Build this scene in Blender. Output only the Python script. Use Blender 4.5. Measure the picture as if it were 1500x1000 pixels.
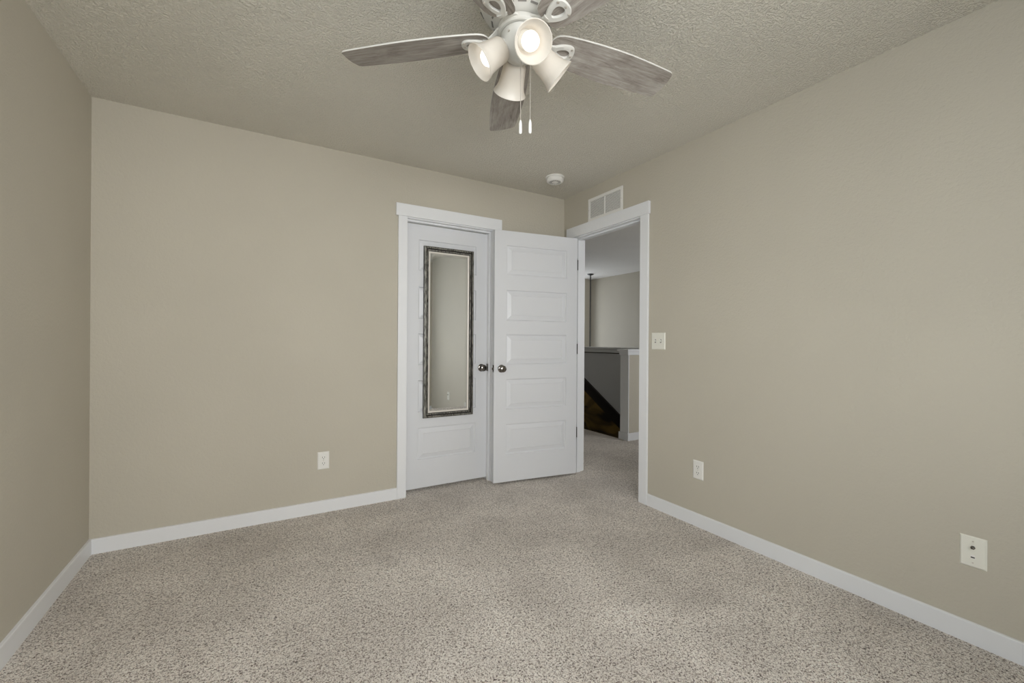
import bpy, bmesh, math, random
from math import sin, cos, pi, radians, tan
from mathutils import Vector, Matrix

random.seed(7)
C = bpy.context.scene.collection
scn = bpy.context.scene
for o in list(bpy.data.objects):
    bpy.data.objects.remove(o)

# ------------------------------------------------------------------ room dimensions (metres)
W, D, H = 3.155, 3.1125, 2.44      # right wall x, back wall y, ceiling z
YR = -0.55                         # rear wall (behind the camera)
WT = 0.118                         # wall thickness

# ------------------------------------------------------------------ camera
cam_d = bpy.data.cameras.new('camera')
cam = bpy.data.objects.new('camera', cam_d)
C.objects.link(cam)
F, YAW, PIT, ROLL = 627.77, 0.532848, -0.000396, 0.006763
fw = Vector((sin(YAW) * cos(PIT), cos(YAW) * cos(PIT), sin(PIT)))
rt = Vector((cos(YAW), -sin(YAW), 0))
up = rt.cross(fw)
r2 = rt * cos(ROLL) + up * sin(ROLL)
u2 = -rt * sin(ROLL) + up * cos(ROLL)
M = Matrix((r2, u2, -fw)).transposed().to_4x4()
M.translation = (0.77725, 0.0, 1.15178)
cam.matrix_world = M
cam_d.sensor_fit = 'HORIZONTAL'
cam_d.sensor_width = 36
cam_d.lens = F / 1500 * 36
cam_d.clip_start = 0.02
scn.camera = cam

# ------------------------------------------------------------------ world, daylight, exposure
world = bpy.data.worlds.new('world')
scn.world = world
world.use_nodes = True
bg = world.node_tree.nodes['Background']
bg.inputs[0].default_value = (0.80, 0.89, 1.0, 1)
bg.inputs[1].default_value = 1.0


def area(name, loc, rot, sx, sy, power, col):
    l = bpy.data.lights.new(name, 'AREA')
    l.shape = 'RECTANGLE'
    l.size, l.size_y = sx, sy
    l.energy = power
    l.color = col
    o = bpy.data.objects.new(name, l)
    o.location = loc
    o.rotation_euler = rot
    C.objects.link(o)
    return o


# daylight entering the window behind the camera, the hall window, and two added unseen windows
area('window_daylight', (1.20, YR - 1.00, 1.60), (radians(80), 0, 0), 3.0, 2.2, 202, (1.0, 0.995, 0.98))
area('side_fill_light', (-0.30, 0.11, 1.43), (radians(90), 0, radians(-90)), 1.05, 1.35, 14, (0.88, 1.0, 1.08))  # added fill through an unseen window, brightens the right wall
area('hall_daylight', (6.02, 7.25, 1.30), (radians(-90), 0, 0), 1.0, 2.0, 26, (0.93, 0.96, 1.0))
area('hall_front_fill', (5.8, 0.55, 1.50), (radians(90), 0, 0), 1.4, 1.4, 50, (0.97, 0.98, 1.0))  # added fill to even out the hall, no window known there
BULB_STRENGTH = 1.7

scn.view_settings.view_transform = 'Standard'
scn.view_settings.look = 'None'
scn.view_settings.gamma = 1
scn.view_settings.use_curve_mapping = False
scn.view_settings.exposure = 0.07


# ------------------------------------------------------------------ materials
def lin(c):
    return tuple(((v / 255) / 12.92 if v / 255 <= 0.04045 else ((v / 255 + 0.055) / 1.055) ** 2.4) for v in c) + (1,)


def mat(name, col, rough=0.5, metal=0.0):
    m = bpy.data.materials.new(name)
    m.use_nodes = True
    b = m.node_tree.nodes['Principled BSDF']
    b.inputs['Base Color'].default_value = col if len(col) == 4 else tuple(col) + (1,)
    b.inputs['Roughness'].default_value = rough
    b.inputs['Metallic'].default_value = metal
    return m


def coords(nt, scale=(1, 1, 1)):
    tc = nt.nodes.new('ShaderNodeTexCoord')
    mp = nt.nodes.new('ShaderNodeMapping')
    mp.inputs['Scale'].default_value = scale
    nt.links.new(tc.outputs['Object'], mp.inputs[0])
    return mp.outputs[0]


def noise(nt, vec, scale, detail=2, rough=0.5, dist=0.0):
    n = nt.nodes.new('ShaderNodeTexNoise')
    n.inputs['Scale'].default_value = scale
    n.inputs['Detail'].default_value = detail
    n.inputs['Roughness'].default_value = rough
    n.inputs['Distortion'].default_value = dist
    nt.links.new(vec, n.inputs['Vector'])
    return n.outputs['Fac']


def ramp(nt, fac, stops):
    r = nt.nodes.new('ShaderNodeValToRGB')
    e = r.color_ramp.elements
    while len(e) < len(stops):
        e.new(0.5)
    for i, (p, c) in enumerate(stops):
        e[i].position = p
        e[i].color = c
    nt.links.new(fac, r.inputs[0])
    return r.outputs[0]


def bump(nt, h, strength, dist):
    b = nt.nodes.new('ShaderNodeBump')
    b.inputs['Strength'].default_value = strength
    b.inputs['Distance'].default_value = dist
    nt.links.new(h, b.inputs['Height'])
    nt.links.new(b.outputs[0], nt.nodes['Principled BSDF'].inputs['Normal'])
    return b


def plaster(name, col, scale, strength, dist, rough=0.75, knock=False):
    m = mat(name, col, rough)
    nt = m.node_tree
    v = coords(nt)
    n = noise(nt, v, scale, 3, 0.55, 0.3)
    if knock:
        n = ramp(nt, n, [(0.42, (0, 0, 0, 1)), (0.60, (1, 1, 1, 1))])
    bump(nt, n, strength, dist)
    big = noise(nt, v, 1.7, 2)
    c = ramp(nt, big, [(0.3, tuple(x * 0.975 for x in col[:3]) + (1,)), (0.7, tuple(x * 1.02 for x in col[:3]) + (1,))])
    nt.links.new(c, nt.nodes['Principled BSDF'].inputs['Base Color'])
    return m


M_WALL = plaster('greige_wall_paint', (0.530, 0.494, 0.412, 1), 75, 0.4, 0.006)
M_CEIL = plaster('ceiling_paint', (0.79, 0.755, 0.66, 1), 105, 1.0, 0.0045, 0.85, True)
M_HALLCEIL = plaster('hall_ceiling_paint', (0.80, 0.79, 0.76, 1), 60, 0.5, 0.006, 0.85, True)
M_TRIM = mat('white_trim_paint', (0.80, 0.81, 0.825, 1), 0.35)
M_DOOR = mat('white_door_paint', (0.70, 0.71, 0.73, 1), 0.38)
M_PLATE = mat('white_plastic', (0.82, 0.81, 0.77, 1), 0.3)
M_IVORY = mat('off_white_plastic', (0.80, 0.79, 0.71, 1), 0.35)
M_DARK = mat('dark_slot', (0.02, 0.02, 0.02, 1), 0.6)
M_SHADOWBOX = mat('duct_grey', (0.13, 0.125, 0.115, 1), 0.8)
M_SLOT = mat('slot_grey', (0.24, 0.23, 0.21, 1), 0.8)
M_NICKEL = mat('satin_nickel', (0.22, 0.205, 0.19, 1), 0.16, 1.0)
M_BRONZE = mat('dark_bronze', (0.008, 0.007, 0.006, 1), 0.5)
M_SLATE = mat('grey_wall_paint', (0.66, 0.67, 0.69, 1), 0.7)
M_MIRROR = mat('mirror_glass', (0.88, 0.92, 0.97, 1), 0.015, 1.0)
M_LINER = mat('mirror_liner', (0.74, 0.70, 0.64, 1), 0.35, 0.1)
M_ESPRESSO = mat('espresso_wood', (0.012, 0.009, 0.008, 1), 0.35)
M_FANWHITE = mat('distressed_white_metal', (0.66, 0.65, 0.605, 1), 0.5)
M_CHAIN = mat('pull_chain_metal', (0.62, 0.58, 0.52, 1), 0.35, 0.6)


def carpet_mat():
    m = mat('frieze_carpet', (0.3, 0.25, 0.2, 1), 0.95)
    nt = m.node_tree
    b = nt.nodes['Principled BSDF']
    b.inputs['Specular IOR Level'].default_value = 0.1
    b.inputs['Sheen Weight'].default_value = 0.15
    v = coords(nt)
    n1 = noise(nt, v, 155, 2.5, 0.68, 1.2)
    n2 = noise(nt, v, 2.2, 3, 0.55, 0.4)
    c1 = ramp(nt, n1, [(0.34, (0.05, 0.038, 0.030, 1)), (0.42, (0.32, 0.265, 0.220, 1)),
                       (0.48, (0.80, 0.70, 0.61, 1)), (0.53, (1.0, 0.95, 0.88, 1))])
    c2 = ramp(nt, n2, [(0.35, (0.86, 0.85, 0.84, 1)), (0.65, (1.08, 1.08, 1.08, 1))])
    mx = nt.nodes.new('ShaderNodeMix')
    mx.data_type = 'RGBA'
    mx.blend_type = 'MULTIPLY'
    mx.inputs[0].default_value = 1
    nt.links.new(c1, mx.inputs[6])
    nt.links.new(c2, mx.inputs[7])
    nt.links.new(mx.outputs[2], b.inputs['Base Color'])
    bump(nt, n1, 0.9, 0.012)
    return m


M_CARPET = carpet_mat()


def wood_mat():
    m = mat('weathered_grey_wood', (0.3, 0.28, 0.25, 1), 0.6)
    nt = m.node_tree
    tc = nt.nodes.new('ShaderNodeTexCoord')
    oi = nt.nodes.new('ShaderNodeObjectInfo')
    ad = nt.nodes.new('ShaderNodeVectorMath')
    ad.operation = 'MULTIPLY_ADD'
    ad.inputs[1].default_value = (1, 1, 1)
    cb = nt.nodes.new('ShaderNodeCombineXYZ')
    mu = nt.nodes.new('ShaderNodeMath')
    mu.operation = 'MULTIPLY'
    mu.inputs[1].default_value = 17.0
    nt.links.new(oi.outputs['Random'], mu.inputs[0])
    nt.links.new(mu.outputs[0], cb.inputs[0])
    nt.links.new(mu.outputs[0], cb.inputs[1])
    nt.links.new(tc.outputs['Object'], ad.inputs[0])
    nt.links.new(cb.outputs[0], ad.inputs[2])
    mp = nt.nodes.new('ShaderNodeMapping')
    mp.inputs['Scale'].default_value = (5, 55, 10)
    nt.links.new(ad.outputs[0], mp.inputs[0])
    mp2 = nt.nodes.new('ShaderNodeMapping')
    mp2.inputs['Scale'].default_value = (7, 14, 7)
    nt.links.new(ad.outputs[0], mp2.inputs[0])
    n1 = noise(nt, mp.outputs[0], 1.6, 6, 0.7, 0.7)
    n2 = noise(nt, mp2.outputs[0], 1.0, 4, 0.6, 0.5)
    mx = nt.nodes.new('ShaderNodeMix')
    mx.data_type = 'FLOAT'
    mx.inputs[0].default_value = 0.45
    nt.links.new(n1, mx.inputs[2])
    nt.links.new(n2, mx.inputs[3])
    c = ramp(nt, mx.outputs[0], [(0.33, (0.13, 0.11, 0.095, 1)), (0.44, (0.27, 0.24, 0.21, 1)),
                                 (0.54, (0.37, 0.34, 0.305, 1)), (0.66, (0.50, 0.475, 0.435, 1))])
    nt.links.new(c, nt.nodes['Principled BSDF'].inputs['Base Color'])
    bump(nt, n1, 0.2, 0.002)
    return m


M_WOOD = wood_mat()


def pewter_mat():
    m = mat('antiqued_pewter', (0.2, 0.2, 0.18, 1), 0.38, 0.55)
    nt = m.node_tree
    n = noise(nt, coords(nt, (120, 120, 14)), 1.5, 4, 0.6, 0.4)
    c = ramp(nt, n, [(0.36, (0.03, 0.028, 0.024, 1)), (0.46, (0.14, 0.135, 0.12, 1)), (0.62, (0.34, 0.335, 0.30, 1))])
    nt.links.new(c, nt.nodes['Principled BSDF'].inputs['Base Color'])
    bump(nt, n, 0.3, 0.003)
    return m


M_PEWTER = pewter_mat()


def stair_glow_mat():
    m = mat('stair_glow_panel', (0.05, 0.03, 0.01, 1), 0.4)
    nt = m.node_tree
    n = noise(nt, coords(nt, (1, 1.2, 2.2)), 1.6, 3, 0.5, 0.8)
    c = ramp(nt, n, [(0.40, (0.012, 0.008, 0.005, 1)), (0.60, (0.26, 0.165, 0.045, 1))])  # warm glow in the dark stairwell painted in as random brown patches
    nt.links.new(c, nt.nodes['Principled BSDF'].inputs['Base Color'])
    return m


M_STAIR = stair_glow_mat()


def bulb_mat():
    m = bpy.data.materials.new('lit_bulb')
    m.use_nodes = True
    nt = m.node_tree
    nt.nodes.remove(nt.nodes['Principled BSDF'])
    e = nt.nodes.new('ShaderNodeEmission')
    e.inputs[0].default_value = (1.0, 0.95, 0.87, 1)
    e.inputs[1].default_value = BULB_STRENGTH
    nt.links.new(e.outputs[0], nt.nodes['Material Output'].inputs[0])
    return m


def shade_mat():
    m = bpy.data.materials.new('frosted_opal_glass')
    m.use_nodes = True
    nt = m.node_tree
    b = nt.nodes['Principled BSDF']
    b.inputs['Base Color'].default_value = (0.80, 0.76, 0.69, 1)
    b.inputs['Roughness'].default_value = 0.35
    t = nt.nodes.new('ShaderNodeBsdfTranslucent')
    t.inputs[0].default_value = (0.80, 0.72, 0.60, 1)
    mx = nt.nodes.new('ShaderNodeMixShader')
    mx.inputs[0].default_value = 0.22
    nt.links.new(b.outputs[0], mx.inputs[1])
    nt.links.new(t.outputs[0], mx.inputs[2])
    nt.links.new(mx.outputs[0], nt.nodes['Material Output'].inputs[0])
    return m


def pane_mat():
    m = bpy.data.materials.new('window_pane')
    m.use_nodes = True
    nt = m.node_tree
    nt.nodes.remove(nt.nodes['Principled BSDF'])
    t = nt.nodes.new('ShaderNodeBsdfTransparent')
    g = nt.nodes.new('ShaderNodeBsdfGlossy')
    g.inputs['Roughness'].default_value = 0.02
    mx = nt.nodes.new('ShaderNodeMixShader')
    mx.inputs[0].default_value = 0.05
    nt.links.new(t.outputs[0], mx.inputs[1])
    nt.links.new(g.outputs[0], mx.inputs[2])
    nt.links.new(mx.outputs[0], nt.nodes['Material Output'].inputs[0])
    return m


M_BULB, M_SHADE, M_PANE = bulb_mat(), shade_mat(), pane_mat()


# ------------------------------------------------------------------ mesh helpers
def box(bm, x0, x1, y0, y1, z0, z1, mtx=None, bev=0.0):
    r = bmesh.ops.create_cube(bm, size=1)
    vs = r['verts']
    for v in vs:
        v.co = Vector(((x0 + x1) / 2 + v.co.x * (x1 - x0), (y0 + y1) / 2 + v.co.y * (y1 - y0), (z0 + z1) / 2 + v.co.z * (z1 - z0)))
    if bev:
        es = list({e for v in vs for e in v.link_edges})
        rr = bmesh.ops.bevel(bm, geom=es, offset=bev, segments=2, affect='EDGES', profile=0.5)
        vs = list({v for f in rr['faces'] for v in f.verts} | {v for v in vs if v.is_valid})
    if mtx is not None:
        bmesh.ops.transform(bm, matrix=mtx, verts=[v for v in vs if v.is_valid])


def lathe(bm, prof, seg=48, mtx=None, close=False):
    """prof: list of (r, z)"""
    rings = []
    for r, z in prof:
        if r < 1e-6:
            rings.append([bm.verts.new((0, 0, z))])
        else:
            rings.append([bm.verts.new((r * cos(2 * pi * i / seg), r * sin(2 * pi * i / seg), z)) for i in range(seg)])
    pairs = list(zip(rings, rings[1:]))
    if close:
        pairs.append((rings[-1], rings[0]))
    for a, b in pairs:
        for i in range(seg):
            j = (i + 1) % seg
            if len(a) == 1 and len(b) == 1:
                continue
            if len(a) == 1:
                bm.faces.new((a[0], b[i], b[j]))
            elif len(b) == 1:
                bm.faces.new((a[i], a[j], b[0]))
            else:
                bm.faces.new((a[i], a[j], b[j], b[i]))
    if mtx is not None:
        bmesh.ops.transform(bm, matrix=mtx, verts=[v for r in rings for v in r])


def tube(bm, pts, rad, seg=8):
    pts = [Vector(p) for p in pts]
    rings = []
    ref = Vector((0.13, 0.31, 0.94)).normalized()
    for i, p in enumerate(pts):
        d = (pts[min(i + 1, len(pts) - 1)] - pts[max(i - 1, 0)]).normalized()
        a = d.cross(ref)
        if a.length < 0.1:
            a = d.cross(Vector((1, 0, 0)))
        a.normalize()
        b = d.cross(a)
        rr = rad[i] if isinstance(rad, (list, tuple)) else rad
        rings.append([bm.verts.new(p + a * rr * cos(2 * pi * k / seg) + b * rr * sin(2 * pi * k / seg)) for k in range(seg)])
    for A, B in zip(rings, rings[1:]):
        for k in range(seg):
            j = (k + 1) % seg
            bm.faces.new((A[k], A[j], B[j], B[k]))
    bm.faces.new(rings[0])
    bm.faces.new(rings[-1][::-1])


def torus(bm, R, r, mtx, S=14, s=6, sy=1.0):
    g = [[bm.verts.new(((R + r * cos(2 * pi * j / s)) * cos(2 * pi * i / S), (R + r * cos(2 * pi * j / s)) * sin(2 * pi * i / S) * sy, r * sin(2 * pi * j / s)))
          for j in range(s)] for i in range(S)]
    for i in range(S):
        for j in range(s):
            bm.faces.new((g[i][j], g[(i + 1) % S][j], g[(i + 1) % S][(j + 1) % s], g[i][(j + 1) % s]))
    bmesh.ops.transform(bm, matrix=mtx, verts=[v for r_ in g for v in r_])


def prism(bm, poly, z0, z1, mtx=None):
    a = [bm.verts.new((x, y, z0)) for x, y in poly]
    b = [bm.verts.new((x, y, z1)) for x, y in poly]
    n = len(poly)
    bm.faces.new(a[::-1])
    bm.faces.new(b)
    for i in range(n):
        bm.faces.new((a[i], a[(i + 1) % n], b[(i + 1) % n], b[i]))
    if mtx is not None:
        bmesh.ops.transform(bm, matrix=mtx, verts=a + b)


def obj(name, bm, m, parent=None, smooth=False, bev=0.0):
    bmesh.ops.recalc_face_normals(bm, faces=bm.faces[:])
    me = bpy.data.meshes.new(name)
    bm.to_mesh(me)
    bm.free()
    for mm in (m if isinstance(m, (list, tuple)) else [m]):
        me.materials.append(mm)
    if smooth:
        for p in me.polygons:
            p.use_smooth = True
        me.set_sharp_from_angle(angle=radians(38))
    o = bpy.data.objects.new(name, me)
    C.objects.link(o)
    if parent:
        o.parent = parent
    if bev:
        b = o.modifiers.new('bevel', 'BEVEL')
        b.width = bev
        b.segments = 2
        b.limit_method = 'ANGLE'
    return o


def nb():
    return bmesh.new()


def struct(name, bm, m, parent=None, bev=0.0, smooth=False):
    o = obj(name, bm, m, parent, smooth, bev)
    if not parent:
        o['kind'] = 'structure'
    return o


def thing(name, label, cat, loc=(0, 0, 0), rz=0, group=None):
    o = bpy.data.objects.new(name, None)
    C.objects.link(o)
    o.location = loc
    o.rotation_euler = (0, 0, rz)
    o.empty_display_size = 0.05
    o['label'] = label
    o['category'] = cat
    if group:
        o['group'] = group
    return o


def dup(o, rz):
    c = o.copy()
    C.objects.link(c)
    c.rotation_euler = (0, 0, rz)
    for ch in list(o.children):
        d = ch.copy()
        C.objects.link(d)
        d.parent = c
    return c


# ------------------------------------------------------------------ room shell
def wallbox(name, segs, m=M_WALL):
    bm = nb()
    for s in segs:
        box(bm, *s)
    return struct(name, bm, m)


# closet opening x 1.700..2.436, hall opening y 2.182..2.980, window openings
CO0, CO1, COZ = 1.696, 2.438, 2.075
HO0, HO1, HOZ = 2.178, 2.986, 2.075
bm = nb()
box(bm, -WT, W, YR - WT, D + 0.02, -0.12, 0)
box(bm, CO0, CO1, D + 0.02, D + 0.8, -0.12, 0)
box(bm, W, 4.49, 1.0, 6.85, -0.12, 0)
box(bm, 4.49, 6.72, 1.0, 3.70, -0.12, 0)
struct('floor', bm, M_CARPET)
bm = nb()
box(bm, -WT, W + 0.06, YR - WT, D + WT, H, H + 0.1)
struct('ceiling', bm, M_CEIL)
bm = nb()
box(bm, W + 0.06, 6.85, 0.9, 7.0, H, H + 0.1)
struct('ceiling_hall', bm, M_HALLCEIL)
LY0, LY1, LZ0, LZ1 = -0.40, 0.62, 0.75, 2.10
wallbox('wall_left', [(-WT, 0, YR - WT, LY0, 0, H), (-WT, 0, LY1, D + WT, 0, H), (-WT, 0, LY0, LY1, 0, LZ0), (-WT, 0, LY0, LY1, LZ1, H)])
wallbox('wall_back', [(0, CO0, D, D + WT, 0, H), (CO1, W + WT, D, D + WT, 0, H), (CO0, CO1, D, D + WT, COZ, H)])
wallbox('wall_right', [(W, W + WT, YR - WT, HO0, 0, H), (W, W + WT, HO1, D, 0, H), (W, W + WT, HO0, HO1, HOZ, H)])
WX0, WX1, WZ0, WZ1 = 0.35, 2.10, 0.75, 2.15
wallbox('wall_rear', [(0, WX0, YR - WT, YR, 0, H), (WX1, W, YR - WT, YR, 0, H),
                      (WX0, WX1, YR - WT, YR, 0, WZ0), (WX0, WX1, YR - WT, YR, WZ1, H)])
# hall and stairwell shell
wallbox('wall_hall_left', [(W, W + WT, D + WT, 6.85, 0, H)])
wallbox('wall_hall_front', [(W + WT, 5.2, 0.9, 1.0, -0.12, H), (6.5, 6.72, 0.9, 1.0, -0.12, H),
                            (5.2, 6.5, 0.9, 1.0, -0.12, 0.85), (5.2, 6.5, 0.9, 1.0, 2.15, H)])
wallbox('wall_hall_right', [(6.72, 6.84, 0.9, 6.97, -2.75, H)])
wallbox('wall_hall_back', [(W, 4.37, 6.85, 6.97, -0.12, H), (4.37, 5.62, 6.85, 6.97, -2.75, H), (5.62, 6.42, 6.85, 6.97, -2.75, 0.10),
                           (5.62, 6.42, 6.85, 6.97, 2.30, H), (6.42, 6.72, 6.85, 6.97, -2.75, H)])
wallbox('wall_stairwell_inner', [(4.37, 4.48, 3.72, 6.85, -2.75, -0.125), (4.48, 6.72, 3.60, 3.70, -2.75, -0.125)])
bm = nb()
box(bm, 4.37, 6.72, 3.60, 6.85, -2.85, -2.75)
struct('floor_lower', bm, M_STAIR)
# closet interior
wallbox('wall_closet', [(CO0 - 0.4, CO0 - 0.3, D + WT, D + 0.8, 0, H), (CO1 + 0.3, CO1 + 0.4, D + WT, D + 0.8, 0, H),
                        (CO0 - 0.4, CO1 + 0.4, D + 0.8, D + 0.9, 0, H)])


# windows
def window(name, x0, x1, z0, z1, yc, face):
    bm = nb()
    t = 0.045
    box(bm, x0, x1, yc - 0.03, yc + 0.03, z0, z0 + t)
    box(bm, x0, x1, yc - 0.03, yc + 0.03, z1 - t, z1)
    for x in (x0, (x0 + x1 - t) / 2, x1 - t):
        box(bm, x, x + t, yc - 0.03, yc + 0.03, z0 + t, z1 - t)
    o = struct(name, bm, M_TRIM)
    bm = nb()
    box(bm, x0 + t, x1 - t, yc - 0.003, yc + 0.003, z0 + t, z1 - t)
    obj('window_pane', bm, M_PANE, o)
    bm = nb()
    box(bm, x0 - 0.05, x1 + 0.05, *sorted((face, face + (0.04 if yc < face else -0.04))), z0 - 0.025, z0)
    obj('window_sill', bm, M_TRIM, o)


window('window_1', WX0, WX1, WZ0, WZ1, YR - 0.07, YR)
bm = nb()
t_ = 0.045
xw = -0.07
for z_ in (LZ0, (LZ0 + LZ1 - t_) / 2, LZ1 - t_):
    box(bm, xw - 0.03, xw + 0.03, LY0, LY1, z_, z_ + t_)
for y_ in (LY0, LY1 - t_):
    box(bm, xw - 0.03, xw + 0.03, y_, y_ + t_, LZ0 + t_, LZ1 - t_)
w3 = struct('window_added_3', bm, M_TRIM)  # unseen window added so the side fill reaches the right wall
bm = nb()
box(bm, xw - 0.003, xw + 0.003, LY0 + t_, LY1 - t_, LZ0 + t_, LZ1 - t_)
obj('window_pane', bm, M_PANE, w3)
bm = nb()
box(bm, 0.0, 0.04, LY0 - 0.05, LY1 + 0.05, LZ0 - 0.025, LZ0)
obj('window_sill', bm, M_TRIM, w3)
window('window_added_4', 5.2, 6.5, 0.85, 2.15, 0.94, 1.0)  # unseen window added for the hall fill
window('window_2', 5.62, 6.42, 0.10, 2.30, 6.91, 6.85)


# baseboards: profile extruded
def baseboard(name, p0, p1, nrm, h=0.081, t=0.013):
    p0, p1, n = Vector(p0), Vector(p1), Vector(nrm)
    prof = [(0, 0), (t, 0), (t, h - 0.003), (t - 0.0025, h), (0, h)]
    bm = nb()
    a = [bm.verts.new(Vector((p0.x, p0.y, z)) + Vector((n.x, n.y, 0)) * d) for d, z in prof]
    b = [bm.verts.new(Vector((p1.x, p1.y, z)) + Vector((n.x, n.y, 0)) * d) for d, z in prof]
    k = len(prof)
    for i in range(k):
        bm.faces.new((a[i], a[(i + 1) % k], b[(i + 1) % k], b[i]))
    bm.faces.new(a)
    bm.faces.new(b[::-1])
    return struct(name, bm, M_TRIM)


baseboard('baseboard_left', (0, YR), (0, D), (1, 0))
baseboard('baseboard_back', (0.013, D), (1.643, D), (0, -1))
baseboard('baseboard_right', (W, YR), (W, 2.124), (-1, 0))
baseboard('baseboard_rear', (0.013, YR), (W - 0.013, YR), (0, 1))
baseboard('baseboard_corner', (2.49, D), (W - 0.013, D), (0, -1))


# ------------------------------------------------------------------ casings and jambs
bm = nb()
fy = D - 0.016
box(bm, 1.643, 1.709, fy, D, 0, 2.062)
box(bm, 2.424, 2.489, fy, D, 0, 2.062)
o_c = struct('trim_1', bm, M_TRIM, bev=0.002)
bm = nb()
box(bm, 1.625, 2.499, D - 0.021, D, 2.062, 2.152)
obj('head_casing', bm, M_TRIM, o_c, bev=0.002)
bm = nb()
j0, j1 = 1.714, 2.421
box(bm, CO0, j0, D - 0.002, D + WT, 0, COZ)
box(bm, j1, CO1, D - 0.002, D + WT, 0, COZ)
box(bm, j0, j1, D - 0.002, D + WT, 2.056, COZ)
# stops
box(bm, j0, j0 + 0.011, D + 0.035, D + 0.073, 0, 2.045)
box(bm, j1 - 0.011, j1, D + 0.035, D + 0.073, 0, 2.045)
box(bm, j0, j1, D + 0.035, D + 0.073, 2.045, 2.056)
obj('door_jamb', bm, M_TRIM, o_c, bev=0.0015)
bm = nb()
box(bm, j1 - 0.0135, j1 - 0.011, D + 0.042, D + 0.072, 0.905, 0.965)
obj('strike_plate', bm, M_NICKEL, o_c)

bm = nb()
fx = W - 0.016
h0, h1 = 2.190, 2.972
box(bm, fx, W, 2.124, h0 + 0.007, 0, 2.062)
box(bm, fx, W, h1 - 0.002, 3.042, 0, 2.062)
o_h = struct('trim_2', bm, M_TRIM, bev=0.002)
bm = nb()
box(bm, W - 0.021, W, 2.115, 3.053, 2.062, 2.152)
obj('head_casing', bm, M_TRIM, o_h, bev=0.002)
bm = nb()
xe = W + WT
box(bm, W - 0.002, xe, HO0, h0, 0, HOZ)
box(bm, W - 0.002, xe, h1, HO1, 0, HOZ)
box(bm, W - 0.002, xe, h0, h1, 2.056, HOZ)
box(bm, W + 0.037, W + 0.075, h0, h0 + 0.011, 0, 2.045)
box(bm, W + 0.037, W + 0.075, h1 - 0.015, h1, 0, 2.045)
box(bm, W + 0.037, W + 0.075, h0, h1, 2.045, 2.056)
obj('door_jamb', bm, M_TRIM, o_h, bev=0.0015)
bm = nb()
box(bm, xe, xe + 0.015, 2.12, h0 - 0.004, 0, 2.062)
box(bm, xe, xe + 0.015, h1 + 0.006, 3.045, 0, 2.062)
box(bm, xe, xe + 0.015, 2.12, 3.045, 2.062, 2.15)
obj('hall_casing', bm, M_TRIM, o_h, bev=0.002)


for zc in (1.826, 1.089, 0.357):
    bm = nb()
    box(bm, W + 0.016, W + 0.0365, h1 - 0.017, h1, zc - 0.045, zc + 0.045)
    obj('hinge_plate', bm, M_BRONZE, o_h)


# ------------------------------------------------------------------ panel doors
PZ = [(0.24, 0.483), (0.605, 0.847), (0.965, 1.207), (1.32, 1.566), (1.69, 1.926)]


def door_leaf(bm, w, z0, z1, st, th):
    """leaf in local x 0..w, front face y=0, back y=th; five raised panels on both faces"""
    rings = [(0.0, 0.0), (0.004, 0.010), (0.009, 0.0115), (0.014, 0.0105), (0.044, 0.0015), (0.047, 0.0035), (0.050, 0.0035)]
    for side in (0, 1):
        def P(x, d, z):
            return bm.verts.new((x, d if side == 0 else th - d, z))
        xs = [0, st, w - st, w]
        zs = [z0] + [z for p in PZ for z in p] + [z1]
        for i in range(3):
            for k in range(len(zs) - 1):
                x0, x1, a, b = xs[i], xs[i + 1], zs[k], zs[k + 1]
                if i == 1 and k % 2 == 1:
                    prev = None
                    for ins, dep in rings:
                        r = [P(x0 + ins, dep, a + ins), P(x1 - ins, dep, a + ins), P(x1 - ins, dep, b - ins), P(x0 + ins, dep, b - ins)]
                        if prev:
                            for q in range(4):
                                bm.faces.new((prev[q], prev[(q + 1) % 4], r[(q + 1) % 4], r[q]))
                        prev = r
                    bm.faces.new(prev)
                else:
                    bm.faces.new((P(x0, 0, a), P(x1, 0, a), P(x1, 0, b), P(x0, 0, b)))
    for q in (((0, 0, z0), (0, th, z0), (0, th, z1), (0, 0, z1)), ((w, 0, z0), (w, th, z0), (w, th, z1), (w, 0, z1)),
              ((0, 0, z0), (w, 0, z0), (w, th, z0), (0, th, z0)), ((0, 0, z1), (w, 0, z1), (w, th, z1), (0, th, z1))):
        bm.faces.new([bm.verts.new(c) for c in q])
    bmesh.ops.remove_doubles(bm, verts=bm.verts[:], dist=0.0002)


def knob(bm, x, z, y, sgn, L=0.058):
    """door knob with its rosette; axis along -y*sgn"""
    s = L / 0.062
    prof = [(0, 0.0), (0.030, 0.0), (0.031, 0.003), (0.027, 0.007), (0.014, 0.009), (0.011, 0.014), (0.011, 0.028 * s),
            (0.017, 0.032 * s), (0.025, 0.040 * s), (0.0275, 0.048 * s), (0.025, 0.056 * s), (0.018, 0.0605 * s), (0.008, 0.062 * s), (0, 0.0625 * s)]
    m = Matrix.Translation((x, y, z)) @ Matrix.Rotation(radians(90) * sgn, 4, 'X')
    lathe(bm, prof, 32, m)


# closet door: recessed 75 mm in its opening
d1 = bpy.data.objects.new('door_1', None)
bm = nb()
door_leaf(bm, 0.700, 0.022, 2.040, 0.107, 0.035)
d1 = struct('door_1', bm, M_DOOR)
d1.location = (1.718, D + 0.0745, 0)
bm = nb()
knob(bm, 0.700 - 0.056, 0.932, 0.0, 1)
obj('door_knob', bm, M_NICKEL, d1, smooth=True)

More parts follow.
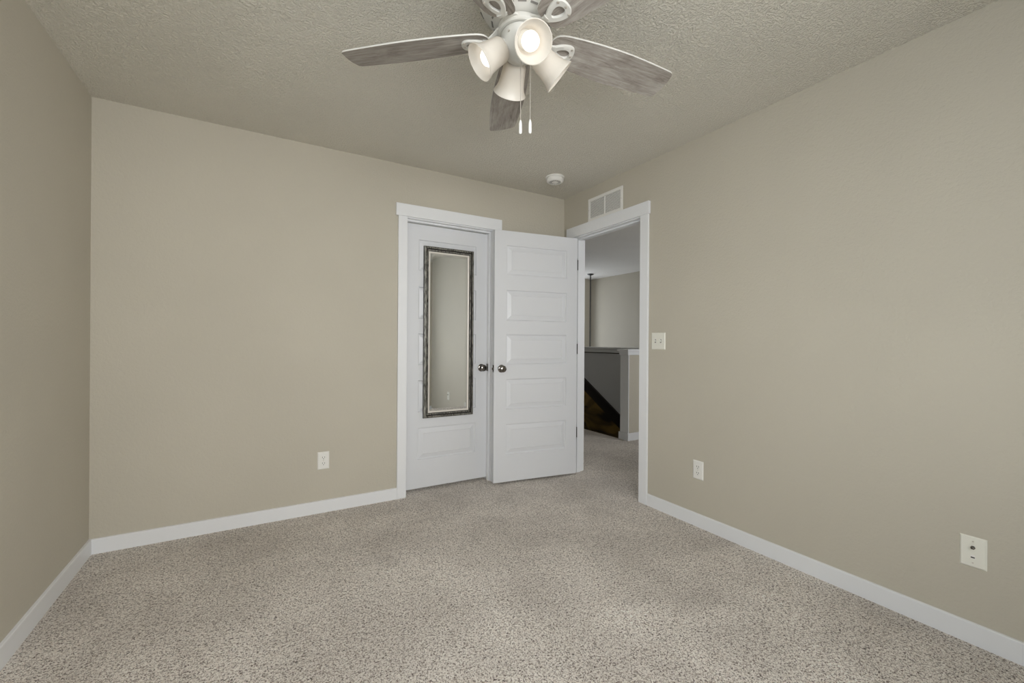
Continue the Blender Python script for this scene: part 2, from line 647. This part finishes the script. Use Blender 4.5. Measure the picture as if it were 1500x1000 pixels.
# hall door: hinged on the doorway's far jamb, swung open against the back wall
bm = nb()
door_leaf(bm, 0.7585, 0.019, 2.043, 0.103, 0.035)
d2 = struct('door_2', bm, M_DOOR)
A, B = Vector((2.390, 3.013)), Vector((3.141, 2.906))
d2.location = (A.x, A.y, 0)
d2.rotation_euler = (0, 0, math.atan2(B.y - A.y, B.x - A.x))
bm = nb()
knob(bm, 0.062, 0.932, 0.0, 1, 0.055)
obj('door_knob', bm, M_NICKEL, d2, smooth=True)
bm = nb()
knob(bm, 0.062, 0.932, 0.035, -1, 0.040)
obj('door_knob', bm, M_NICKEL, d2, smooth=True)
bm = nb()
box(bm, -0.0015, 0.002, 0.005, 0.030, 0.903, 0.961)
box(bm, -0.010, 0.0, 0.011, 0.024, 0.923, 0.941)
obj('latch', bm, M_NICKEL, d2)
for zc in (1.826, 1.089, 0.357):
    bm = nb()
    box(bm, 0.7575, 0.7612, 0.002, 0.034, zc - 0.045, zc + 0.045)
    tube(bm, [(0.7645, 0.0395, zc - 0.047), (0.7645, 0.0395, zc + 0.047)], 0.006, 10)
    box(bm, 0.7620, 0.7650, 0.006, 0.042, zc - 0.045, zc + 0.045)
    obj('hinge', bm, M_BRONZE, d2)

# ------------------------------------------------------------------ framed mirror on the closet door
my = D + 0.0745
mx0, mx1, mz0, mz1 = 1.862, 2.281, 0.556, 1.881
mir = thing('wall_mirror', 'tall narrow mirror in a dark pewter frame hung on the closet door', 'mirror', ((mx0 + mx1) / 2, my, mz0))
hw, hh = (mx1 - mx0) / 2, mz1 - mz0


def frame_rings(bm, rings, dark=()):
    prev = None
    for idx, (ins, y) in enumerate(rings):
        r = [bm.verts.new(c) for c in ((-hw + ins, y, ins), (hw - ins, y, ins), (hw - ins, y, hh - ins), (-hw + ins, y, hh - ins))]
        if prev:
            for q in range(4):
                f = bm.faces.new((prev[q], prev[(q + 1) % 4], r[(q + 1) % 4], r[q]))
                f.material_index = 1 if idx in dark else 0
        prev = r
    return prev


bm = nb()
frame_rings(bm, [(0.0, 0.0), (0.0, -0.017), (0.003, -0.022), (0.011, -0.026), (0.018, -0.026), (0.021, -0.017), (0.024, -0.017), (0.027, -0.020), (0.034, -0.019), (0.038, -0.014), (0.038, -0.008)], (1, 5, 6, 9))
obj('frame', bm, [M_PEWTER, M_ESPRESSO], mir)
bm = nb()
frame_rings(bm, [(0.0375, -0.009), (0.0385, -0.0130), (0.0440, -0.0130), (0.0510, -0.0095), (0.0520, -0.008)])
obj('liner', bm, M_LINER, mir)
bm = nb()
last = frame_rings(bm, [(0.048, -0.0062), (0.052, -0.0065), (0.069, -0.0078)])
bm.faces.new(last)
obj('glass', bm, M_MIRROR, mir)


# ------------------------------------------------------------------ outlets, switch, cable plate
def plate_mesh(w, h, t=0.006):
    bm = nb()
    e = 0.005
    a = [bm.verts.new(c) for c in ((-w / 2, 0, -h / 2), (w / 2, 0, -h / 2), (w / 2, 0, h / 2), (-w / 2, 0, h / 2))]
    b = [bm.verts.new(c) for c in ((-w / 2, -0.002, -h / 2), (w / 2, -0.002, -h / 2), (w / 2, -0.002, h / 2), (-w / 2, -0.002, h / 2))]
    c_ = [bm.verts.new(c) for c in ((-w / 2 + e, -t, -h / 2 + e), (w / 2 - e, -t, -h / 2 + e), (w / 2 - e, -t, h / 2 - e), (-w / 2 + e, -t, h / 2 - e))]
    for A_, B_ in ((a, b), (b, c_)):
        for i in range(4):
            bm.faces.new((A_[i], A_[(i + 1) % 4], B_[(i + 1) % 4], B_[i]))
    bm.faces.new(c_)
    bm.faces.new(a[::-1])
    return bm


def ydisc(bm, x, z, r, y0, y1, seg=20, flat=None):
    ring = []
    for i in range(seg):
        a = 2 * pi * i / seg
        cx_, cz_ = r * cos(a), r * sin(a)
        if flat:
            cz_ = max(-flat, min(flat, cz_))
        ring.append((x + cx_, z + cz_))
    A_ = [bm.verts.new((p[0], y0, p[1])) for p in ring]
    B_ = [bm.verts.new((p[0], y1, p[1])) for p in ring]
    for i in range(seg):
        bm.faces.new((A_[i], A_[(i + 1) % seg], B_[(i + 1) % seg], B_[i]))
    bm.faces.new(B_)


def outlet(loc, rz, label):
    t = thing('outlet', label, 'outlet', loc, rz, 'white duplex outlets')
    obj('cover_plate', plate_mesh(0.072, 0.116), M_PLATE, t)
    for dz in (0.0195, -0.0195):
        bm = nb()
        ydisc(bm, 0, dz, 0.0172, -0.005, -0.0078, 28, 0.0142)
        r = obj('receptacle', bm, M_PLATE, t)
        bm = nb()
        box(bm, -0.0078, -0.0052, -0.0082, -0.0075, dz - 0.001, dz + 0.0075)
        box(bm, 0.0052, 0.0078, -0.0082, -0.0075, dz - 0.001, dz + 0.0075)
        ydisc(bm, 0, dz - 0.0075, 0.0026, -0.0075, -0.0082, 12)
        obj('slot', bm, M_DARK, r)
    bm = nb()
    ydisc(bm, 0, 0, 0.003, -0.0055, -0.0072, 12)
    obj('screw', bm, M_CHAIN, t)
    return t


outlet((1.152, D, 0.346), 0, 'white duplex outlet on the back wall left of the closet door')
outlet((W, 1.719, 0.353), radians(-90), 'white duplex outlet on the right wall, low beside the hall doorway')

sw = thing('light_switch', 'off-white double toggle light switch on the wall beside the hall doorway', 'light switch', (W, 2.037, 1.160), radians(-90))
obj('cover_plate', plate_mesh(0.116, 0.116), M_IVORY, sw)
for dx in (-0.023, 0.023):
    bm = nb()
    box(bm, dx - 0.0055, dx + 0.0055, -0.0065, -0.0055, -0.0125, 0.0125)
    slot = obj('toggle_slot', bm, M_SLOT, sw)  # grey put in for the shading around the toggle
    bm = nb()
    prism(bm, [(-0.006, 0.004), (-0.018, 0.0125), (-0.018, 0.008), (-0.006, -0.006)], dx - 0.0038, dx + 0.0038,
          Matrix(((0, 0, 1, 0), (1, 0, 0, 0), (0, 1, 0, 0), (0, 0, 0, 1))))
    obj('toggle', bm, M_PLATE, sw)
    for dz in (-0.030, 0.030):
        bm = nb()
        ydisc(bm, dx, dz, 0.003, -0.0055, -0.007, 12)
        obj('screw', bm, M_IVORY, sw)

tv = thing('cable_plate', 'off-white cable jack plate low on the right wall nearest the camera', 'wall plate', (W, 0.517, 0.352), radians(-90))
obj('cover_plate', plate_mesh(0.074, 0.118), M_IVORY, tv)
bm = nb()
ydisc(bm, 0, 0.0175, 0.0075, -0.0055, -0.0085, 6)
lathe(bm, [(0.0045, 0), (0.0045, 0.010), (0.0025, 0.010), (0.0025, 0.004), (0, 0.004)], 16, Matrix.Translation((0, -0.006, 0.0175)) @ Matrix.Rotation(radians(90), 4, 'X'))
obj('coax_jack', bm, M_NICKEL, tv)
bm = nb()
box(bm, -0.0065, 0.0065, -0.0066, -0.0055, -0.0235, -0.0135)
prism(bm, [(-0.0065, -0.0135), (0.0065, -0.0135), (0.0045, -0.0105), (-0.0045, -0.0105)][::-1], -0.0066, -0.0055,
      Matrix(((1, 0, 0, 0), (0, 0, 1, 0), (0, 1, 0, 0), (0, 0, 0, 1))))
pj = obj('phone_jack', bm, M_PLATE, tv)
bm = nb()
box(bm, -0.0055, 0.0055, -0.0070, -0.0064, -0.0225, -0.0180)
obj('slot', bm, M_DARK, pj)
for dz in (-0.041, 0.041):
    bm = nb()
    ydisc(bm, 0, dz, 0.0028, -0.0055, -0.007, 12)
    obj('screw', bm, M_CHAIN, tv)

# ------------------------------------------------------------------ return air vent above the hall doorway
vn = thing('air_vent', 'white louvred return air vent on the wall above the hall doorway', 'vent', (W, 2.5795, 2.153), radians(-90))
vw, vh = 0.395, 0.190
bm = nb()
fr = 0.024
for s in ((-vw / 2, vw / 2, 0, fr), (-vw / 2, vw / 2, vh - fr, vh), (-vw / 2, -vw / 2 + fr, fr, vh - fr), (vw / 2 - fr, vw / 2, fr, vh - fr)):
    box(bm, s[0], s[1], -0.008, 0, s[2], s[3])
box(bm, -0.005, 0.005, -0.008, -0.001, fr, vh - fr)
obj('frame', bm, M_PLATE, vn, bev=0.0015)
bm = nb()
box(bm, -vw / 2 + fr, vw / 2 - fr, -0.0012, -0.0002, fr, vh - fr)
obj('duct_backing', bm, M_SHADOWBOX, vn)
ns = 15
for side in (-1, 1):
    for k in range(ns):
        zc = fr + (vh - 2 * fr) * (k + 0.5) / ns
        bm = nb()
        x0, x1 = (-vw / 2 + fr, -0.005) if side < 0 else (0.005, vw / 2 - fr)
        m = Matrix.Translation((0, -0.0045, zc)) @ Matrix.Rotation(radians(-40), 4, 'X')
        box(bm, x0, x1, -0.0031, 0.0031, -0.0006, 0.0006, m)
        obj('louvre', bm, M_PLATE, vn)
for sx in (-1, 1):
    bm = nb()
    ydisc(bm, sx * (vw / 2 - fr / 2), vh / 2, 0.003, -0.008, -0.0095, 12)
    obj('screw', bm, M_CHAIN, vn)

# ------------------------------------------------------------------ smoke detector
sd = thing('smoke_detector', 'round white smoke detector on the ceiling near the doors', 'smoke detector', (2.768, 2.728, H))
bm = nb()
lathe(bm, [(0, 0), (0.074, 0), (0.074, -0.008), (0.070, -0.011), (0, -0.011)], 48)
obj('mounting_base', bm, M_PLATE, sd, smooth=True)
bm = nb()
lathe(bm, [(0, -0.011), (0.064, -0.011), (0.064, -0.016), (0.067, -0.018), (0.067, -0.030), (0.062, -0.038), (0.052, -0.042), (0.050, -0.0405), (0.020, -0.0405), (0.018, -0.043), (0, -0.043)], 48)
hd = obj('housing', bm, M_PLATE, sd, smooth=True)
bm = nb()
for k in range(18):
    a = 2 * pi * k / 18
    box(bm, 0.026, 0.046, -0.0012, 0.0012, -0.0415, -0.0405, Matrix.Rotation(a, 4, 'Z'))
obj('sensor_slot', bm, M_SHADOWBOX, hd)
bm = nb()
lathe(bm, [(0, -0.0405), (0.006, -0.0405), (0.006, -0.0445), (0, -0.0445)], 16, Matrix.Translation((0.035, -0.036, 0)))
obj('test_button', bm, M_IVORY, sd)

# ------------------------------------------------------------------ ceiling fan
fan = thing('ceiling_fan', 'white ceiling fan with weathered grey wood blades and four lit lamp shades', 'ceiling fan', (1.562, 1.285, H))
# local z measured down from the ceiling
bm = nb()
prof = [(0, 0), (0.128, 0), (0.134, -0.010), (0.134, -0.030), (0.142, -0.034), (0.148, -0.050), (0.150, -0.075), (0.146, -0.095),
        (0.148, -0.100), (0.140, -0.122), (0.128, -0.142), (0.110, -0.162), (0.090, -0.178), (0.078, -0.184), (0.060, -0.186), (0, -0.186)]
lathe(bm, prof, 72)
mh = obj('motor_housing', bm, M_FANWHITE, fan, smooth=True)
for k in range(15):
    bm = nb()
    a = 2 * pi * k / 15
    m = Matrix.Rotation(a + 0.02, 4, 'Z') @ Matrix.Translation((0.1005, 0, -0.1705)) @ Matrix.Rotation(radians(-39), 4, 'Y')
    box(bm, -0.0030, 0.0030, -0.014, 0.014, -0.001, 0.0012, m)
    obj('vent_slot', bm, M_SLOT, mh)
    bm = nb()
    m = Matrix.Rotation(a + pi / 15, 4, 'Z') @ Matrix.Translation((0.1455, 0, -0.1125)) @ Matrix.Rotation(radians(-70), 4, 'Y')
    box(bm, -0.0028, 0.0028, -0.014, 0.014, -0.0012, 0.0012, m)
    obj('vent_slot', bm, M_SLOT, mh)
bm = nb()
lathe(bm, [(0, -0.186), (0.076, -0.187), (0.079, -0.190), (0.079, -0.207), (0.074, -0.211), (0, -0.211)], 48)
obj('flywheel', bm, M_FANWHITE, fan, smooth=True)
bm = nb()
lathe(bm, [(0, -0.214), (0.066, -0.214), (0.068, -0.218), (0.068, -0.262), (0.063, -0.275), (0.050, -0.290), (0.034, -0.300), (0.020, -0.304), (0.012, -0.312), (0, -0.314)], 48)
swh = obj('switch_housing', bm, M_FANWHITE, fan, smooth=True)
for a in (75, 165, 255, 345):
    bm = nb()
    lathe(bm, [(0, 0), (0.004, 0), (0.004, 0.002), (0, 0.0025)], 12, Matrix.Rotation(radians(a + 38), 4, 'Z') @ Matrix.Translation((0.068, 0, -0.238)) @ Matrix.Rotation(radians(90), 4, 'Y'))
    obj('screw', bm, M_CHAIN, swh)
bm = nb()
lathe(bm, [(0, -0.211), (0.058, -0.211), (0.058, -0.215), (0, -0.215)], 40)
obj('shadow_ring', bm, M_DARK, fan)

PT = tan(radians(11.8))
ZB = -0.222


def tilt(v, th=0):
    """blade coordinates (r, t) -> point on the pitched blade plane"""
    return Vector((v[0], v[1], ZB - v[1] * PT + th))


# blade outline, rounded root corners, widening to the cut tip
def blade_outline():
    half = [(0.113, 0.020), (0.116, 0.033), (0.122, 0.043), (0.131, 0.050), (0.145, 0.056), (0.17, 0.0605), (0.21, 0.065), (0.26, 0.069),
            (0.32, 0.0725), (0.38, 0.0745), (0.44, 0.0745), (0.50, 0.0725), (0.55, 0.070), (0.60, 0.067), (0.635, 0.0645), (0.650, 0.062), (0.658, 0.056)]
    return half + [(0.663, 0.020), (0.663, -0.020)] + [(r - (0.004 if r > 0.64 else 0), -h) for r, h in reversed(half)]


bm = nb()
ol = blade_outline()
th = 0.006
a = [bm.verts.new(tilt(p, 0)) for p in ol]
b = [bm.verts.new(tilt(p, th)) for p in ol]
f0 = bm.faces.new(a[::-1])
f1 = bm.faces.new(b)
n = len(ol)
for i in range(n):
    f = bm.faces.new((a[i], a[(i + 1) % n], b[(i + 1) % n], b[i]))
    f.material_index = 1
blade = obj('blade', bm, [M_WOOD, M_FANWHITE], fan)

# blade iron: neck opening into a pointed loop
bm = nb()


def iron_loops():
    out, inn = [], []
    N = 48
    for i in range(N):
        t_ = 2 * pi * i / N
        c_, w_ = cos(t_), sin(t_)
        sg = lambda v, p: math.copysign(abs(v) ** p, v)
        x_ = sg(c_, 0.75) if c_ > 0 else c_
        k = 0.36 + 0.64 * ((x_ + 1) / 2) ** 0.6
        out.append((0.168 + 0.046 * x_, 0.041 * sg(w_, 0.85) * k))
        inn.append((0.171 + 0.026 * c_, 0.020 * w_ * (0.55 + 0.45 * (c_ + 1) / 2)))
    return out, inn


lo, li = iron_loops()
zt = -0.0005
zi = -0.0085
N = len(lo)
rows = [[bm.verts.new(tilt(p, z)) for p in L_] for L_, z in ((lo, zt), (lo, zi + 0.002), ([(x * 0.985 + 0.0027, y * 0.93) for x, y in lo], zi), ([(x, y * 1.08) for x, y in li], zi), (li, zi + 0.002), (li, zt))]
for A_, B_ in zip(rows, rows[1:]):
    for i in range(N):
        bm.faces.new((A_[i], A_[(i + 1) % N], B_[(i + 1) % N], B_[i]))
for i in range(N):
    bm.faces.new((rows[-1][i], rows[-1][(i + 1) % N], rows[0][(i + 1) % N], rows[0][i]))
# neck strip from the flywheel to the loop
neck = [(0.070, 0.030, -0.199), (0.082, 0.024, -0.200), (0.095, 0.015, -0.206), (0.108, 0.012, -0.214), (0.120, 0.015, ZB - 0.004), (0.132, 0.020, ZB - 0.0045)]
pr = None
for r_, h_, z_ in neck:
    cur = [bm.verts.new((r_, h_, z_ + 0.004)), bm.verts.new((r_, h_, z_ - 0.002)), bm.verts.new((r_, h_ * 0.6, z_ - 0.0045)),
           bm.verts.new((r_, -h_ * 0.6, z_ - 0.0045)), bm.verts.new((r_, -h_, z_ - 0.002)), bm.verts.new((r_, -h_, z_ + 0.004))]
    if pr:
        for i in range(6):
            bm.faces.new((pr[i], pr[(i + 1) % 6], cur[(i + 1) % 6], cur[i]))
    else:
        bm.faces.new(cur)
    pr = cur
bm.faces.new(pr[::-1])
iron = obj('blade_iron', bm, M_FANWHITE, fan, smooth=True)
for q in ((0.205, 0.0), (0.196, 0.027), (0.196, -0.027)):
    bm = nb()
    lathe(bm, [(0, 0), (0.0045, 0), (0.0045, -0.002), (0.002, -0.003), (0, -0.003)], 12, Matrix.Translation(tilt(q, zi)))
    obj('screw', bm, M_CHAIN, iron)
A0 = 66.5
blade.rotation_euler = (0, 0, radians(A0))
iron.rotation_euler = (0, 0, radians(A0))
for k in range(1, 5):
    dup(blade, radians(A0 + 72 * k))
    dup(iron, radians(A0 + 72 * k))

# light kit: socket arm, bell shade, bulb; axis tipped outwards
AX = radians(52)                     # from straight down
mouth_r, mouth_z = 0.146, -0.336
adir = Vector((sin(AX), 0, -cos(AX)))
base = Vector((mouth_r, 0, mouth_z)) - adir * 0.105
Rm = Matrix.Translation(base) @ Matrix.Rotation(pi - AX, 4, 'Y')
bm = nb()
prof_o = [(0.030, 0.000), (0.037, 0.004), (0.042, 0.012), (0.0435, 0.030), (0.046, 0.055), (0.050, 0.078), (0.055, 0.092), (0.0605, 0.100), (0.0625, 0.105)]
prof_i = [(r - 0.0032, z) for r, z in prof_o[::-1]]
prof_i[0] = (0.0600, 0.1065)
lathe(bm, prof_o + prof_i + [(0.027, 0.002)], 56, Rm, close=True)
shade = obj('lamp_shade', bm, M_SHADE, fan, smooth=True)
shade['label'] = 'frosted cream glass bell shade'
bm = nb()
bp = [(0, 0.0), (0.013, 0.0), (0.0135, 0.020), (0.016, 0.030), (0.024, 0.044), (0.029, 0.056), (0.030, 0.064), (0.028, 0.075), (0.021, 0.085), (0.010, 0.0905), (0, 0.092)]
lathe(bm, bp, 32, Rm)
bulb = obj('light_bulb', bm, M_BULB, fan, smooth=True)
bm = nb()
lathe(bm, [(0, -0.020), (0.016, -0.020), (0.026, -0.014), (0.030, -0.006), (0.031, 0.003), (0.026, 0.004), (0.020, 0.001), (0, 0.001)], 32, Rm)
q0 = base - adir * 0.017
tube(bm, [(0.050, 0, -0.240), (0.058, 0, q0.z * 0.45 - 0.245 * 0.55), tuple(q0)], [0.013, 0.012, 0.012], 14)
socket = obj('socket_arm', bm, M_FANWHITE, fan, smooth=True)
S0 = 75
for o_ in (shade, bulb, socket):
    o_.rotation_euler = (0, 0, radians(S0))
for k in range(1, 4):
    for o_ in (shade, bulb, socket):
        dup(o_, radians(S0 + 90 * k))

# pull chains
for (cx_, cy_, z0_, z1_) in ((-0.004, -0.009, -0.300, -0.520), (0.025, -0.026, -0.288, -0.518)):
    bm = nb()
    tube(bm, [(cx_, cy_, z0_), (cx_, cy_, z1_)], 0.0011, 6)
    nbd = 60
    for k in range(nbd):
        z = z0_ + (z1_ - z0_) * (k + 0.5) / nbd
        bmesh.ops.create_icosphere(bm, subdivisions=1, radius=0.0017, matrix=Matrix.Translation((cx_, cy_, z)))
    ch = obj('pull_chain', bm, M_CHAIN, fan)
    bm = nb()
    lathe(bm, [(0, 0.004), (0.002, 0.003), (0.0045, -0.004), (0.0055, -0.012), (0.0055, -0.040), (0.0045, -0.044), (0.003, -0.045), (0, -0.046)], 16, Matrix.Translation((cx_, cy_, z1_)))
    obj('chain_fob', bm, M_PLATE, ch, smooth=True)

# ------------------------------------------------------------------ hall beyond the doorway
PX, PY = 4.49, 3.615
pw = thing('half_wall', 'half wall with a white cap at the top of the stairs, seen through the doorway', 'half wall', (PX, PY, 0))
bm = nb()
box(bm, 0.012, 1.00, 0.012, 0.118, 0.0, 1.000)
obj('wall_panel', bm, M_WALL, pw)
bm = nb()
box(bm, 0, 0.012, 0.0, 0.130, 0.0, 1.000)
obj('end_board', bm, M_TRIM, pw, bev=0.001)
bm = nb()
box(bm, -0.014, 1.00, -0.012, 0.0, 0.0, 0.088)
box(bm, -0.014, 0, 0.0, 0.142, 0.0, 0.088)
obj('base_trim', bm, M_TRIM, pw, bev=0.002)
bm = nb()
box(bm, -0.016, 1.00, -0.006, 0.136, 1.000, 1.045)
box(bm, -0.035, 1.00, -0.025, 0.155, 1.045, 1.068)
obj('cap', bm, M_TRIM, pw, bev=0.003)

# stairwell guard wall with its cap, on the far side
gw = thing('stair_guard_wall', 'long grey half wall with a ledge cap across the stairwell', 'half wall', (5.50, 3.75, -2.75))
bm = nb()
box(bm, 0, 0.12, 0, 3.09, 0, 3.735)
obj('wall_panel', bm, M_SLATE, gw)
bm = nb()
box(bm, -0.018, 0.135, 0, 3.09, 3.735, 3.79)
box(bm, -0.035, 0.155, 0, 3.09, 3.79, 3.818)
obj('cap', bm, M_TRIM, gw, bev=0.003)
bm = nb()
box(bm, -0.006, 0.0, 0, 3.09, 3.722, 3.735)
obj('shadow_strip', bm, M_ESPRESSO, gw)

# staircase: dark skirt and dark side panel for the void, warm glow painted in, rising away from the camera
st = thing('staircase', 'dark staircase with a painted warm glow below the ledge, seen through the hall doorway', 'stairs', (5.50, 3.75, -2.75))
s = 0.60
zy = lambda y: (-0.55 + s * (y - 3.75)) + 2.75
y1_ = 6.30 - 3.75
bm = nb()
mm = Matrix(((0, 0, 1, 0), (1, 0, 0, 0), (0, 1, 0, 0), (0, 0, 0, 1)))
prism(bm, [(0, zy(3.75) - 0.19), (y1_, zy(6.30) - 0.19), (y1_, zy(6.30)), (0, zy(3.75))], -0.040, -0.007, mm)
obj('skirt_board', bm, M_ESPRESSO, st)
bm = nb()
prism(bm, [(0, 0), (y1_, 0), (y1_, zy(6.30) - 0.19), (0, zy(3.75) - 0.19)], -0.034, -0.007, mm)
obj('side_panel', bm, M_STAIR, st)

# pendant light on a chain over the foyer
pl = thing('pendant_light', 'black pendant chain hanging from a round canopy in the stair hall', 'pendant light', (6.19, 6.26, H))
bm = nb()
lathe(bm, [(0, 0), (0.062, 0), (0.064, -0.006), (0.050, -0.018), (0.020, -0.028), (0.008, -0.034), (0, -0.034)], 32)
obj('canopy', bm, M_BRONZE, pl, smooth=True)
bm = nb()
nl = 52
for k in range(nl):
    z = -0.05 - k * 0.030
    m = Matrix.Translation((0, 0, z)) @ Matrix.Rotation(pi / 2 * (k % 2), 4, 'Z') @ Matrix.Rotation(pi / 2, 4, 'X')
    torus(bm, 0.0135, 0.0042, m, 12, 5, 1.5)
tube(bm, [(0.002, 0.002, -0.03), (0.002, 0.002, -1.62)], 0.0025, 6)
obj('chain', bm, M_BRONZE, pl)
bm = nb()
lathe(bm, [(0, -1.58), (0.03, -1.60), (0.05, -1.64), (0.12, -1.74), (0.16, -1.86), (0.157, -1.86), (0.117, -1.745), (0.046, -1.65), (0, -1.62)], 32)
obj('lamp_shade', bm, M_BRONZE, pl, smooth=True)
